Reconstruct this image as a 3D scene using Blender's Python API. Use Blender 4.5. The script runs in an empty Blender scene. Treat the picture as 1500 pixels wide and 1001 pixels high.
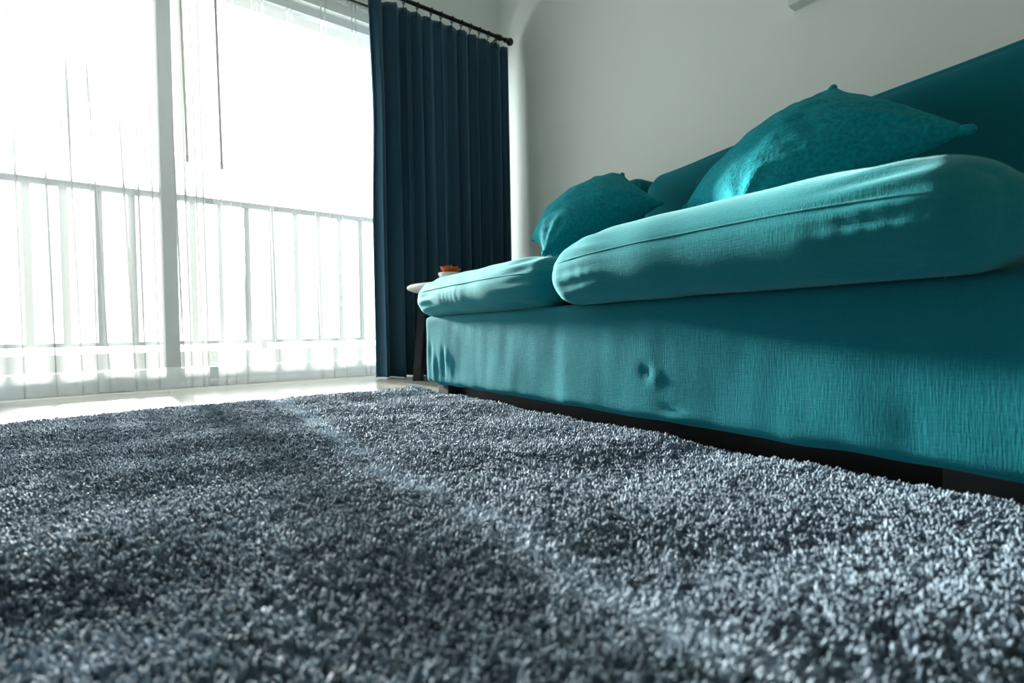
import bpy, bmesh, math, random
import numpy as np
from mathutils import Matrix, Vector

random.seed(7)
rng = np.random.default_rng(11)
S = bpy.context.scene
COL = S.collection
R = math.radians

# ------------------------------------------------------------------ camera
cam_d = bpy.data.cameras.new('camera')
cam = bpy.data.objects.new('camera', cam_d)
COL.objects.link(cam)
cam_d.sensor_fit = 'HORIZONTAL'
cam_d.sensor_width = 36.0
cam_d.lens = 717.0 / 1500.0 * 36.0
cam_d.clip_start = 0.02
yaw, pitch, roll = R(35.1), R(-1.1), R(-0.97)
fw = Vector((math.sin(yaw) * math.cos(pitch), math.cos(yaw) * math.cos(pitch), math.sin(pitch)))
rt = Vector((math.cos(yaw), -math.sin(yaw), 0.0))
up = rt.cross(fw)
r2 = rt * math.cos(roll) + up * math.sin(roll)
u2 = -rt * math.sin(roll) + up * math.cos(roll)
m = Matrix((r2, u2, -fw)).transposed().to_4x4()
m.translation = Vector((0.0, 0.0, 0.27))
cam.matrix_world = m
cam_d.dof.use_dof = True
cam_d.dof.focus_distance = 1.45
cam_d.dof.aperture_fstop = 3.2
S.camera = cam

# ------------------------------------------------------------------ light, exposure
S.view_settings.view_transform = 'Standard'
S.view_settings.look = 'None'
S.view_settings.gamma = 1.0
S.view_settings.use_curve_mapping = False
S.view_settings.exposure = 1.84
w = bpy.data.worlds.new('overcast_sky')
S.world = w
w.use_nodes = True
wb = w.node_tree.nodes['Background']
wb.inputs['Color'].default_value = (0.92, 0.98, 1.0, 1.0)
wb.inputs['Strength'].default_value = 2.6
try:
    S.cycles.use_denoising = True
    S.cycles.max_bounces = 10
    S.cycles.diffuse_bounces = 6
    S.cycles.transparent_max_bounces = 24
    S.cycles.sample_clamp_indirect = 8.0
    S.cycles.caustics_reflective = False
    S.cycles.caustics_refractive = False
except Exception:
    pass
# low hazy sun shining straight in through the balcony door
sd = bpy.data.lights.new('hazy_sun', 'SUN')
sd.energy = 12.0
sd.angle = R(3.5)
sd.color = (1.0, 0.97, 0.92)
so = bpy.data.objects.new('hazy_sun', sd)
COL.objects.link(so)
so.location = (0, 8, 4)
so.rotation_euler = Vector((0.070, -1.0, -0.22)).to_track_quat('-Z', 'Y').to_euler()
# a light portal in the window opening: adds no light, only guides sky sampling
pd = bpy.data.lights.new('window_sky_portal', 'AREA')
pd.shape = 'RECTANGLE'
pd.size, pd.size_y = 3.70, 2.24
pd.cycles.is_portal = True
po = bpy.data.objects.new('window_sky_portal', pd)
COL.objects.link(po)
po.location = (0.085, 3.27, 1.15)
po.rotation_euler = (R(-90), 0, 0)

# ------------------------------------------------------------------ helpers
def tag(o, label=None, cat=None, group=None, kind=None):
    if label: o['label'] = label
    if cat: o['category'] = cat
    if group: o['group'] = group
    if kind: o['kind'] = kind
    return o

def empty(name, loc, rz=0.0):
    o = bpy.data.objects.new(name, None)
    COL.objects.link(o)
    o.location = loc
    o.rotation_euler = (0, 0, rz)
    o.empty_display_size = 0.1
    return o

def mesh_obj(name, verts, faces, mat, parent=None, smooth=True, origin=None):
    """verts in WORLD coordinates; stored relative to origin (or the parent's place)."""
    me = bpy.data.meshes.new(name)
    v = np.asarray(verts, dtype=float)
    base = np.zeros(3)
    p = parent
    while p is not None:
        base = base + np.array(p.location)
        p = p.parent
    org = np.array(origin) - base if origin is not None else np.zeros(3)
    v = v - base - org
    me.from_pydata(v.tolist(), [], [list(f) for f in faces])
    me.materials.append(mat)
    if smooth:
        me.polygons.foreach_set('use_smooth', [True] * len(me.polygons))
    me.update()
    o = bpy.data.objects.new(name, me)
    COL.objects.link(o)
    o.location = org
    if parent: o.parent = parent
    return o

def box_vf(x0, x1, y0, y1, z0, z1):
    v = [(x0, y0, z0), (x1, y0, z0), (x1, y1, z0), (x0, y1, z0), (x0, y0, z1), (x1, y0, z1), (x1, y1, z1), (x0, y1, z1)]
    f = [(0, 3, 2, 1), (4, 5, 6, 7), (0, 1, 5, 4), (1, 2, 6, 5), (2, 3, 7, 6), (3, 0, 4, 7)]
    return v, f

def join(parts):
    V, F = [], []
    for v, f in parts:
        n = len(V)
        V += [tuple(p) for p in v]
        F += [tuple(i + n for i in q) for q in f]
    return V, F

def boxes(name, bl, mat, parent=None, bevel=0.0, origin=None):
    v, f = join([box_vf(*b) for b in bl])
    o = mesh_obj(name, v, f, mat, parent, smooth=False, origin=origin)
    if bevel > 0:
        bm = bmesh.new()
        bm.from_mesh(o.data)
        bmesh.ops.bevel(bm, geom=bm.edges[:], offset=bevel, segments=3, affect='EDGES', profile=0.5)
        bm.to_mesh(o.data)
        bm.free()
    return o

def grid_faces(nu, nv, off=0, wrap_u=False):
    f = []
    for i in range(nu - (0 if wrap_u else 1)):
        i2 = (i + 1) % nu
        for j in range(nv - 1):
            f.append((off + i * nv + j, off + i2 * nv + j, off + i2 * nv + j + 1, off + i * nv + j + 1))
    return f

def tube_vf(pts, r, n=10, cap=True, closed=False):
    pts = [Vector(p) for p in pts]
    V, F = [], []
    k = len(pts)
    prev = None
    for i, p in enumerate(pts):
        a = pts[(i - 1) % k] if (closed or i > 0) else pts[i]
        b = pts[(i + 1) % k] if (closed or i < k - 1) else pts[i]
        t = (b - a).normalized()
        if prev is None:
            s = t.orthogonal().normalized()
        else:
            s = (prev - t * prev.dot(t)).normalized()
        prev = s
        q = t.cross(s)
        rr = r[i] if hasattr(r, '__len__') else r
        for j in range(n):
            an = 2 * math.pi * j / n
            V.append(tuple(p + s * (rr * math.cos(an)) + q * (rr * math.sin(an))))
    for i in range(k if closed else k - 1):
        i2 = (i + 1) % k
        for j in range(n):
            F.append((i * n + j, i * n + (j + 1) % n, i2 * n + (j + 1) % n, i2 * n + j))
    if cap and not closed:
        F.append(tuple(reversed(range(n))))
        F.append(tuple(range((k - 1) * n, k * n)))
    return V, F

def lathe_vf(profile, c, axis='Z', n=40):
    """profile: (radius, height) list; axis Z or X through c."""
    V, F = [], []
    k = len(profile)
    for j in range(n):
        an = 2 * math.pi * j / n
        for r, h in profile:
            if axis == 'Z':
                V.append((c[0] + r * math.cos(an), c[1] + r * math.sin(an), c[2] + h))
            else:
                V.append((c[0] + h, c[1] + r * math.cos(an), c[2] + r * math.sin(an)))
    for j in range(n):
        j2 = (j + 1) % n
        for i in range(k - 1):
            q = (j * k + i, j2 * k + i, j2 * k + i + 1, j * k + i + 1)
            F.append(q if axis == 'Z' else tuple(q))
    return V, F

class SmoothNoise:
    """sum of random plane waves; cheap smooth noise for N-d points, about -1..1"""
    def __init__(self, dims, freq, n=14, spread=0.6):
        d = rng.normal(size=(n, dims))
        d /= np.linalg.norm(d, axis=1)[:, None]
        self.k = d * (freq * 2 * math.pi) * (1 + spread * rng.uniform(-1, 1, size=(n, 1)))
        self.p = rng.uniform(0, 6.283, n)
        self.n = n
    def __call__(self, P):
        return np.sin(np.asarray(P) @ self.k.T + self.p).sum(axis=-1) * math.sqrt(2.0 / self.n) * 0.6

# ------------------------------------------------------------------ materials
def new_mat(name):
    mt = bpy.data.materials.new(name)
    mt.use_nodes = True
    nt = mt.node_tree
    return mt, nt, nt.nodes['Principled BSDF'], nt.nodes['Material Output']

def plain(name, col, rough=0.5, metal=0.0, spec=0.5, sheen=0.0, noise=0.0, nscale=30.0, bump=0.0):
    mt, nt, b, out = new_mat(name)
    b.inputs['Roughness'].default_value = rough
    b.inputs['Metallic'].default_value = metal
    b.inputs['Specular IOR Level'].default_value = spec
    b.inputs['Sheen Weight'].default_value = sheen
    tc = nt.nodes.new('ShaderNodeTexCoord')
    nz = nt.nodes.new('ShaderNodeTexNoise')
    nz.inputs['Scale'].default_value = nscale
    nz.inputs['Detail'].default_value = 4
    nt.links.new(tc.outputs['Object'], nz.inputs['Vector'])
    rp = nt.nodes.new('ShaderNodeMapRange')
    rp.inputs['To Min'].default_value = 1 - noise
    rp.inputs['To Max'].default_value = 1 + noise
    nt.links.new(nz.outputs['Fac'], rp.inputs['Value'])
    mx = nt.nodes.new('ShaderNodeVectorMath'); mx.operation = 'SCALE'
    mx.inputs[0].default_value = col
    nt.links.new(rp.outputs['Result'], mx.inputs['Scale'])
    nt.links.new(mx.outputs['Vector'], b.inputs['Base Color'])
    if bump > 0:
        bp = nt.nodes.new('ShaderNodeBump')
        bp.inputs['Strength'].default_value = bump
        bp.inputs['Distance'].default_value = 0.002
        nt.links.new(nz.outputs['Fac'], bp.inputs['Height'])
        nt.links.new(bp.outputs['Normal'], b.inputs['Normal'])
    return mt

def fabric(name, col, sheen=0.5, sheen_tint=(0.6, 0.95, 0.95), weave=1.0, slub=0.12, rough=0.85, blotch=0.0, blotch_scale=60.0):
    mt, nt, b, out = new_mat(name)
    L = nt.links.new
    b.inputs['Roughness'].default_value = rough
    b.inputs['Specular IOR Level'].default_value = 0.15
    b.inputs['Sheen Weight'].default_value = sheen
    b.inputs['Sheen Roughness'].default_value = 0.45
    b.inputs['Sheen Tint'].default_value = (*sheen_tint, 1)
    tc = nt.nodes.new('ShaderNodeTexCoord')
    def nz(scale, sc):
        mp = nt.nodes.new('ShaderNodeMapping')
        mp.inputs['Scale'].default_value = scale
        L(tc.outputs['Object'], mp.inputs['Vector'])
        n = nt.nodes.new('ShaderNodeTexNoise')
        n.inputs['Scale'].default_value = sc
        n.inputs['Detail'].default_value = 3
        L(mp.outputs['Vector'], n.inputs['Vector'])
        return n.outputs['Fac']
    a1 = nz((9, 9, 0.6), 60)      # upright slubs
    a2 = nz((0.6, 0.6, 9), 60)    # level slubs
    ad = nt.nodes.new('ShaderNodeMath'); ad.operation = 'ADD'
    L(a1, ad.inputs[0]); L(a2, ad.inputs[1])
    mr = nt.nodes.new('ShaderNodeMapRange')
    mr.inputs['From Min'].default_value = 0.6; mr.inputs['From Max'].default_value = 1.4
    mr.inputs['To Min'].default_value = 1 - slub; mr.inputs['To Max'].default_value = 1 + slub
    L(ad.outputs[0], mr.inputs['Value'])
    val = mr.outputs['Result']
    h = ad.outputs[0]
    if blotch > 0:
        n3 = nz((1, 1, 1), blotch_scale)
        m3 = nt.nodes.new('ShaderNodeMapRange')
        m3.inputs['From Min'].default_value = 0.3; m3.inputs['From Max'].default_value = 0.7
        m3.inputs['To Min'].default_value = 1 - blotch; m3.inputs['To Max'].default_value = 1 + blotch
        L(n3, m3.inputs['Value'])
        mu = nt.nodes.new('ShaderNodeMath'); mu.operation = 'MULTIPLY'
        L(val, mu.inputs[0]); L(m3.outputs['Result'], mu.inputs[1])
        val = mu.outputs[0]
        a3 = nt.nodes.new('ShaderNodeMath'); a3.operation = 'MULTIPLY_ADD'
        a3.inputs[1].default_value = 3.0
        L(n3, a3.inputs[0]); L(h, a3.inputs[2])
        h = a3.outputs[0]
    sc = nt.nodes.new('ShaderNodeVectorMath'); sc.operation = 'SCALE'
    sc.inputs[0].default_value = col
    L(val, sc.inputs['Scale'])
    L(sc.outputs['Vector'], b.inputs['Base Color'])
    bp = nt.nodes.new('ShaderNodeBump')
    bp.inputs['Strength'].default_value = 0.5 * weave
    bp.inputs['Distance'].default_value = 0.0012
    L(h, bp.inputs['Height'])
    L(bp.outputs['Normal'], b.inputs['Normal'])
    return mt

M = {}
M['wall'] = plain('wall_paint', (0.86, 0.88, 0.82), 0.75, noise=0.02, nscale=3, spec=0.25)
M['wall_far_side'] = plain('wall_paint_grey', (0.32, 0.33, 0.33), 0.8, noise=0.02, nscale=3)
M['ceiling'] = plain('ceiling_paint', (0.82, 0.83, 0.81), 0.8, noise=0.02)
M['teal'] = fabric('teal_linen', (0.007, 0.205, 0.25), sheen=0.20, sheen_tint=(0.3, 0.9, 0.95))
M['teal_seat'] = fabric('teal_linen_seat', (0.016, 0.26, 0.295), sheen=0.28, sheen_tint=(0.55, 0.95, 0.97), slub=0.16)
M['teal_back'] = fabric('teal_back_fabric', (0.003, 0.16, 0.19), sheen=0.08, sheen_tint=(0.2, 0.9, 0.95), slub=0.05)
M['velvet'] = fabric('crushed_velvet', (0.002, 0.285, 0.34), sheen=0.10, sheen_tint=(0.2, 0.9, 0.95), weave=1.6, slub=0.1, blotch=0.26, blotch_scale=110.0)
M['leg'] = plain('dark_leg_wood', (0.022, 0.019, 0.018), 0.5, noise=0.3, nscale=20)
M['black_wood'] = plain('blackened_wood', (0.022, 0.018, 0.017), 0.45, noise=0.3, nscale=18)
M['white_top'] = plain('white_lacquer', (0.78, 0.77, 0.74), 0.3, noise=0.02)
M['pot'] = plain('white_ceramic', (0.80, 0.78, 0.74), 0.25, noise=0.02)
M['soil'] = plain('potting_soil', (0.03, 0.02, 0.015), 0.95, noise=0.5, nscale=120, bump=0.6)
M['petal'] = plain('orange_leaf', (0.75, 0.14, 0.02), 0.45, noise=0.45, nscale=60)
M['petal_green'] = plain('green_leaf_centre', (0.30, 0.28, 0.05), 0.45, noise=0.3, nscale=60)
M['metal_black'] = plain('black_rod_metal', (0.012, 0.012, 0.012), 0.4, metal=0.3)
M['frame'] = plain('window_frame_paint', (0.60, 0.63, 0.64), 0.4, noise=0.02)
M['rail'] = plain('balcony_rail_paint', (0.16, 0.17, 0.175), 0.45, noise=0.04)
M['concrete'] = plain('balcony_concrete', (0.60, 0.58, 0.56), 0.85, noise=0.08, nscale=10)
M['frame_white'] = plain('white_frame_wood', (0.75, 0.77, 0.74), 0.5, noise=0.02)
M['back'] = plain('rug_backing', (0.020, 0.028, 0.038), 0.95, noise=0.3)

def glass_mat():
    mt, nt, b, out = new_mat('pane_glass')
    nt.nodes.remove(b)
    t = nt.nodes.new('ShaderNodeBsdfTransparent'); t.inputs['Color'].default_value = (0.95, 0.97, 0.96, 1)
    g = nt.nodes.new('ShaderNodeBsdfGlossy'); g.inputs['Roughness'].default_value = 0.02
    mx = nt.nodes.new('ShaderNodeMixShader'); mx.inputs['Fac'].default_value = 0.06
    nt.links.new(t.outputs[0], mx.inputs[1]); nt.links.new(g.outputs[0], mx.inputs[2])
    nt.links.new(mx.outputs[0], out.inputs['Surface'])
    return mt
M['glass'] = glass_mat()

def sheer_mat(name, open_frac, col=(0.93, 0.94, 0.92)):
    mt, nt, b, out = new_mat(name)
    nt.nodes.remove(b)
    L = nt.links.new
    t = nt.nodes.new('ShaderNodeBsdfTransparent')
    tl = nt.nodes.new('ShaderNodeBsdfTranslucent'); tl.inputs['Color'].default_value = (*col, 1)
    df = nt.nodes.new('ShaderNodeBsdfDiffuse'); df.inputs['Color'].default_value = (*col, 1)
    m1 = nt.nodes.new('ShaderNodeMixShader'); m1.inputs['Fac'].default_value = 0.40
    L(tl.outputs[0], m1.inputs[1]); L(df.outputs[0], m1.inputs[2])
    # fine voile threads vary the openness a little
    tc = nt.nodes.new('ShaderNodeTexCoord')
    nz = nt.nodes.new('ShaderNodeTexNoise'); nz.inputs['Scale'].default_value = 350; nz.inputs['Detail'].default_value = 2
    L(tc.outputs['Object'], nz.inputs['Vector'])
    mr = nt.nodes.new('ShaderNodeMapRange')
    mr.inputs['To Min'].default_value = 1 - open_frac - 0.06; mr.inputs['To Max'].default_value = 1 - open_frac + 0.06
    L(nz.outputs['Fac'], mr.inputs['Value'])
    m2 = nt.nodes.new('ShaderNodeMixShader')
    L(mr.outputs['Result'], m2.inputs['Fac'])
    L(t.outputs[0], m2.inputs[1]); L(m1.outputs[0], m2.inputs[2])
    L(m2.outputs[0], out.inputs['Surface'])
    return mt
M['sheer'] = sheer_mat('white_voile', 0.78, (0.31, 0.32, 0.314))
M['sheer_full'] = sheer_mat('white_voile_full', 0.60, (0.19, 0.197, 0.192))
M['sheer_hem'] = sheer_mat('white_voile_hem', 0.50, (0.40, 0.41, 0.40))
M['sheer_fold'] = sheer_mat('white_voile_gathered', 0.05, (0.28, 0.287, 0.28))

M['wand'] = sheer_mat('frosted_acrylic', 0.06, (0.36, 0.36, 0.34))
def navy_mat():
    mt = fabric('navy_curtain_cloth', (0.030, 0.080, 0.120), sheen=0.6, sheen_tint=(0.5, 0.75, 0.95), weave=0.4, slub=0.06)
    return mt
M['navy'] = navy_mat()

def floor_mat():
    mt, nt, b, out = new_mat('pale_floor')
    L = nt.links.new
    tc = nt.nodes.new('ShaderNodeTexCoord')
    mp = nt.nodes.new('ShaderNodeMapping'); mp.inputs['Scale'].default_value = (1, 1, 1)
    L(tc.outputs['Object'], mp.inputs['Vector'])
    br = nt.nodes.new('ShaderNodeTexBrick')
    br.inputs['Scale'].default_value = 1.0
    br.inputs['Brick Width'].default_value = 1.2
    br.inputs['Row Height'].default_value = 0.19
    br.inputs['Mortar Size'].default_value = 0.0015
    br.inputs['Color1'].default_value = (0.44, 0.42, 0.37, 1)
    br.inputs['Color2'].default_value = (0.40, 0.375, 0.33, 1)
    br.inputs['Mortar'].default_value = (0.30, 0.28, 0.24, 1)
    L(mp.outputs['Vector'], br.inputs['Vector'])
    mp2 = nt.nodes.new('ShaderNodeMapping'); mp2.inputs['Scale'].default_value = (1.5, 22, 1)
    L(tc.outputs['Object'], mp2.inputs['Vector'])
    nz = nt.nodes.new('ShaderNodeTexNoise'); nz.inputs['Scale'].default_value = 4; nz.inputs['Detail'].default_value = 5
    L(mp2.outputs['Vector'], nz.inputs['Vector'])
    mr = nt.nodes.new('ShaderNodeMapRange'); mr.inputs['To Min'].default_value = 0.85; mr.inputs['To Max'].default_value = 1.12
    L(nz.outputs['Fac'], mr.inputs['Value'])
    sc = nt.nodes.new('ShaderNodeVectorMath'); sc.operation = 'SCALE'
    L(br.outputs['Color'], sc.inputs[0]); L(mr.outputs['Result'], sc.inputs['Scale'])
    L(sc.outputs['Vector'], b.inputs['Base Color'])
    b.inputs['Roughness'].default_value = 0.2
    b.inputs['Specular IOR Level'].default_value = 0.3
    return mt
M['floor'] = floor_mat()

def pile_mat():
    mt, nt, b, out = new_mat('rug_yarn')
    L = nt.links.new
    oi = nt.nodes.new('ShaderNodeObjectInfo')
    cr = nt.nodes.new('ShaderNodeValToRGB')
    e = cr.color_ramp.elements
    e[0].position = 0.0; e[0].color = (0.060, 0.100, 0.140, 1)
    e[1].position = 1.0; e[1].color = (0.26, 0.34, 0.42, 1)
    L(oi.outputs['Random'], cr.inputs['Fac'])
    at = nt.nodes.new('ShaderNodeAttribute'); at.attribute_type = 'INSTANCER'; at.attribute_name = 'light_streak'
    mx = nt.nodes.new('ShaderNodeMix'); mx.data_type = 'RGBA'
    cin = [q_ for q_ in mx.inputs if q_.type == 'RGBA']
    L(at.outputs['Fac'], mx.inputs[0]); L(cr.outputs['Color'], cin[0]); cin[1].default_value = (0.52, 0.62, 0.71, 1)  # paler yarn colour paints the light streak along the crease
    L([q_ for q_ in mx.outputs if q_.type == 'RGBA'][0], b.inputs['Base Color'])
    b.inputs['Roughness'].default_value = 0.6
    b.inputs['Specular IOR Level'].default_value = 0.35
    b.inputs['Sheen Weight'].default_value = 0.35
    b.inputs['Sheen Tint'].default_value = (0.75, 0.87, 1.0, 1)
    return mt
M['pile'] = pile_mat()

# ------------------------------------------------------------------ room shell
XW, YW = 2.12, 3.12            # sofa wall, window wall (inner faces)
XL, YB, ZC = -3.2, -4.2, 2.95
WX0, WX1, WZ = -1.80, 1.97, 2.27   # window opening
T = 0.2
def struct(o):
    o['kind'] = 'structure'
    return o
struct(boxes('floor', [(XL - T, XW + T, YB - T, YW + 0.06, -0.12, 0.0)], M['floor']))
struct(boxes('ceiling', [(XL - T, XW + T, YB - T, YW + T, ZC, ZC + 0.15)], M['ceiling']))
struct(boxes('wall_right', [(XW, XW + T, YB - T, YW + T, 0.0, ZC)], M['wall']))
struct(boxes('wall_left', [(XL - T, XL, YB - T, YW + T, 0.0, ZC)], M['wall_far_side']))
struct(boxes('wall_back', [(XL, XW, YB - T, YB, 0.0, ZC)], M['wall_far_side']))
struct(boxes('wall_window', [(XL, WX0, YW, YW + T, 0, ZC), (WX1, XW, YW, YW + T, 0, ZC), (WX0, WX1, YW, YW + T, WZ, ZC)], M['wall']))

# sliding balcony door: outer frame, two sashes, a pane each
win = empty('window_1', (0.02, YW + 0.10, 0.0)); win['kind'] = 'structure'
ya, yb = YW + 0.04, YW + 0.15
boxes('window_frame', [(WX0, WX0 + 0.05, ya, yb, 0, WZ), (WX1 - 0.05, WX1, ya, yb, 0, WZ),
                       (WX0 + 0.05, WX1 - 0.05, ya, yb, WZ - 0.05, WZ), (WX0 + 0.05, WX1 - 0.05, ya, yb, 0.0, 0.035)], M['frame'], win)
def sash(x0, x1, y0, y1, st0, st1):
    s = boxes('window_sash', [(x0, x0 + st0, y0, y1, 0.036, WZ - 0.051), (x1 - st1, x1, y0, y1, 0.036, WZ - 0.051),
                              (x0 + st0, x1 - st1, y0, y1, 0.036, 0.105), (x0 + st0, x1 - st1, y0, y1, WZ - 0.10, WZ - 0.051)], M['frame'], win)
    boxes('pane', [(x0 + st0, x1 - st1, (y0 + y1) / 2 - 0.003, (y0 + y1) / 2 + 0.003, 0.105, WZ - 0.10)], M['glass'], s)
sash(WX0 + 0.051, 0.054, YW + 0.05, YW + 0.09, 0.06, 0.075)
sash(-0.022, WX1 - 0.051, YW + 0.10, YW + 0.14, 0.075, 0.06)

# balcony
struct(boxes('balcony_floor', [(-3.4, 3.4, YW + 0.061, 4.05, -0.15, -0.02)], M['concrete']))
struct(boxes('balcony_kerb', [(-3.4, 3.4, 3.68, 3.95, -0.02, 0.185)], M['concrete']))
rail = empty('balcony_railing', (0.3, 3.8, 0.185))
tag(rail, 'grey painted metal balcony railing of square bars behind the sheer curtains', 'railing')
boxes('top_rail', [(-3.0, 3.2, 3.775, 3.825, 1.145, 1.185)], M['rail'], rail, bevel=0.003)
boxes('bottom_rail', [(-3.0, 3.2, 3.785, 3.815, 0.225, 0.25)], M['rail'], rail, bevel=0.003)
bar = None
k0, sp = -0.629, 0.1557
for i in range(-14, 24):
    x = k0 + i * sp
    if x < -2.95 or x > 3.15: continue
    if bar is None:
        bar = boxes('baluster', [(x - 0.018, x + 0.018, 3.788, 3.812, 0.25, 1.145)], M['rail'], rail, origin=(x, 3.8, 0.25))
    else:
        b2 = bar.copy(); COL.objects.link(b2); b2.parent = rail
        b2.location = (x - 0.3, 0.0, 0.065)
for x in (-2.0, 0.55, 2.6):
    boxes('foot_post', [(x - 0.02, x + 0.02, 3.785, 3.815, 0.184, 0.226)], M['rail'], rail)

# ------------------------------------------------------------------ curtain rods
ROD_Y, ROD_Z = 2.87, 2.335
SH_Y, SH_Z = 3.035, 2.30
rod = empty('curtain_rod', (0.1, ROD_Y, ROD_Z))
tag(rod, 'black metal curtain rod with ball finial above the navy curtain', 'curtain rod')
v, f = tube_vf([(-2.0, ROD_Y, ROD_Z), (2.0, ROD_Y, ROD_Z)], 0.0125, 14)
mesh_obj('rod', v, f, M['metal_black'], rod)
def finial(x, sgn):
    prof = [(0.0, 0.0), (0.017, 0.0), (0.017, 0.012), (0.012, 0.014), (0.012, 0.020)]
    for a in np.linspace(-70, 90, 12):
        prof.append((0.026 * math.cos(R(a)), 0.044 + 0.026 * math.sin(R(a))))
    v, f = lathe_vf([(r, h * sgn) for r, h in prof], (x, ROD_Y, ROD_Z), 'X', 20)
    mesh_obj('finial', v, f, M['metal_black'], rod)
finial(1.998, 1); finial(-1.998, -1)
for x in (1.955, 0.1, -1.9):
    a = tube_vf([(x, ROD_Y, ROD_Z), (x, ROD_Y + 0.03, ROD_Z + 0.012), (x, SH_Y, ROD_Z + 0.012), (x, YW - 0.002, ROD_Z + 0.012)], 0.007, 8)
    b = lathe_vf([(0, 0), (0.0185, 0), (0.0185, 0.02), (0, 0.02)], (x - 0.01, ROD_Y, ROD_Z), 'X', 16)
    c = box_vf(x - 0.02, x + 0.02, YW - 0.008, YW - 0.001, ROD_Z - 0.012, ROD_Z + 0.075)
    v, f = join([a, b, c])
    mesh_obj('bracket', v, f, M['metal_black'], rod)
rod2 = empty('sheer_rod', (0.1, SH_Y, SH_Z + 0.02))
tag(rod2, 'thin black rod the sheer curtains hang from behind the thicker rod', 'curtain rod')
v, f = tube_vf([(-2.0, SH_Y, SH_Z + 0.02), (1.985, SH_Y, SH_Z + 0.02)], 0.008, 10)
mesh_obj('rod', v, f, M['metal_black'], rod2)
v, f = lathe_vf([(0, 0), (0.014, 0), (0.016, 0.01), (0.014, 0.022), (0, 0.024)], (1.985, SH_Y, SH_Z + 0.02), 'X', 14)
mesh_obj('end_cap', v, f, M['metal_black'], rod2)

# ------------------------------------------------------------------ navy curtains
def drape(x0, x1, n, seed, zt=2.316, zb=0.004, yc=2.915, amp=0.034, edge=None, deep=False):
    r = np.random.default_rng(seed)
    nu, nz = n * 22 + 1, 46
    u = np.linspace(0, 1, nu)
    jit = r.normal(0, 0.32, n + 2)
    ph = 2 * math.pi * n * u + np.interp(u * n, np.arange(n + 2), jit) * 1.6
    am = np.interp(u * n, np.arange(n + 2), r.uniform(0.45, 1.45, n + 2))
    if deep:
        am[:] = np.where(u * n < 2.6, np.interp(u * n, [0, 0.8, 1.8, 2.6], [0.5, 1.2, 2.1, 1.0]), am)
    sl = np.interp(u * n, np.arange(n + 2), r.uniform(-0.5, 0.5, n + 2))
    V = []
    for iu in range(nu):
        for iz in range(nz):
            t = iz / (nz - 1)
            z = zb + (zt - zb) * t
            top = max(0.0, (t - 0.90) / 0.10)
            a = amp * am[iu] * (1.0 - 0.55 * top) * (0.85 + 0.25 * (1 - t))
            p = ph[iu] + sl[iu] * (1 - t) * 0.9
            y = yc + a * math.sin(p) + 0.25 * a * math.sin(2.3 * p + 1.0 + 2 * t)
            x = x0 + (x1 - x0) * u[iu] + 0.010 * math.sin(2 * p) * (1 - 0.6 * top)
            if edge: x += edge(u[iu], t)
            zz = z - 0.004 * top * (0.5 + 0.5 * math.cos(p)) + (0.004 * math.sin(p * 0.5) if iz == 0 else 0)
            V.append((x, y, max(zz, 0.003)))
    return V, grid_faces(nu, nz)

def solidify(o, th):
    md = o.modifiers.new('cloth_thickness', 'SOLIDIFY'); md.thickness = th; md.offset = 0
    return o

def navy_curtain(x0, x1, n, seed, label, ring_x, edge=None):
    c = empty('blackout_curtain', ((x0 + x1) / 2, 2.925, 0.0))
    tag(c, label, 'curtain', 'navy curtains at the sides of the window')
    v, f = drape(x0, x1, n, seed, edge=edge, deep=edge is not None)
    solidify(mesh_obj('cloth', v, f, M['navy'], c), 0.003)
    for x in ring_x:
        pts = [(x, ROD_Y + 0.019 * math.cos(a), ROD_Z - 0.005 + 0.019 * math.sin(a)) for a in np.linspace(0, 2 * math.pi, 18, endpoint=False)]
        v, f = tube_vf(pts, 0.0035, 6, closed=True)
        hk = tube_vf([(x, ROD_Y, ROD_Z - 0.022), (x, ROD_Y + 0.02, ROD_Z - 0.040), (x, ROD_Y + 0.045, ROD_Z - 0.06)], 0.0028, 6)
        ringo = mesh_obj('curtain_ring', v, f, M['metal_black'], c)
        mesh_obj('hook', hk[0], hk[1], M['metal_black'], ringo)
    return c
def edge_r(u, t):
    e = max(0.0, 1 - u / 0.12)
    return e * (0.018 * math.exp(-((t - 0.70) / 0.18) ** 2) - 0.006)
navy_curtain(1.035, 2.055, 12, 6, 'floor-length navy curtain in the corner beside the teal sofa', (1.10, 1.245, 1.335, 1.43, 1.50, 1.58, 1.65, 1.72, 1.79, 1.863, 1.93), edge_r)
navy_curtain(-1.55, -0.60, 13, 8, 'floor-length navy curtain at the end of the window away from the sofa', np.linspace(-1.5, -0.65, 10))

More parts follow.
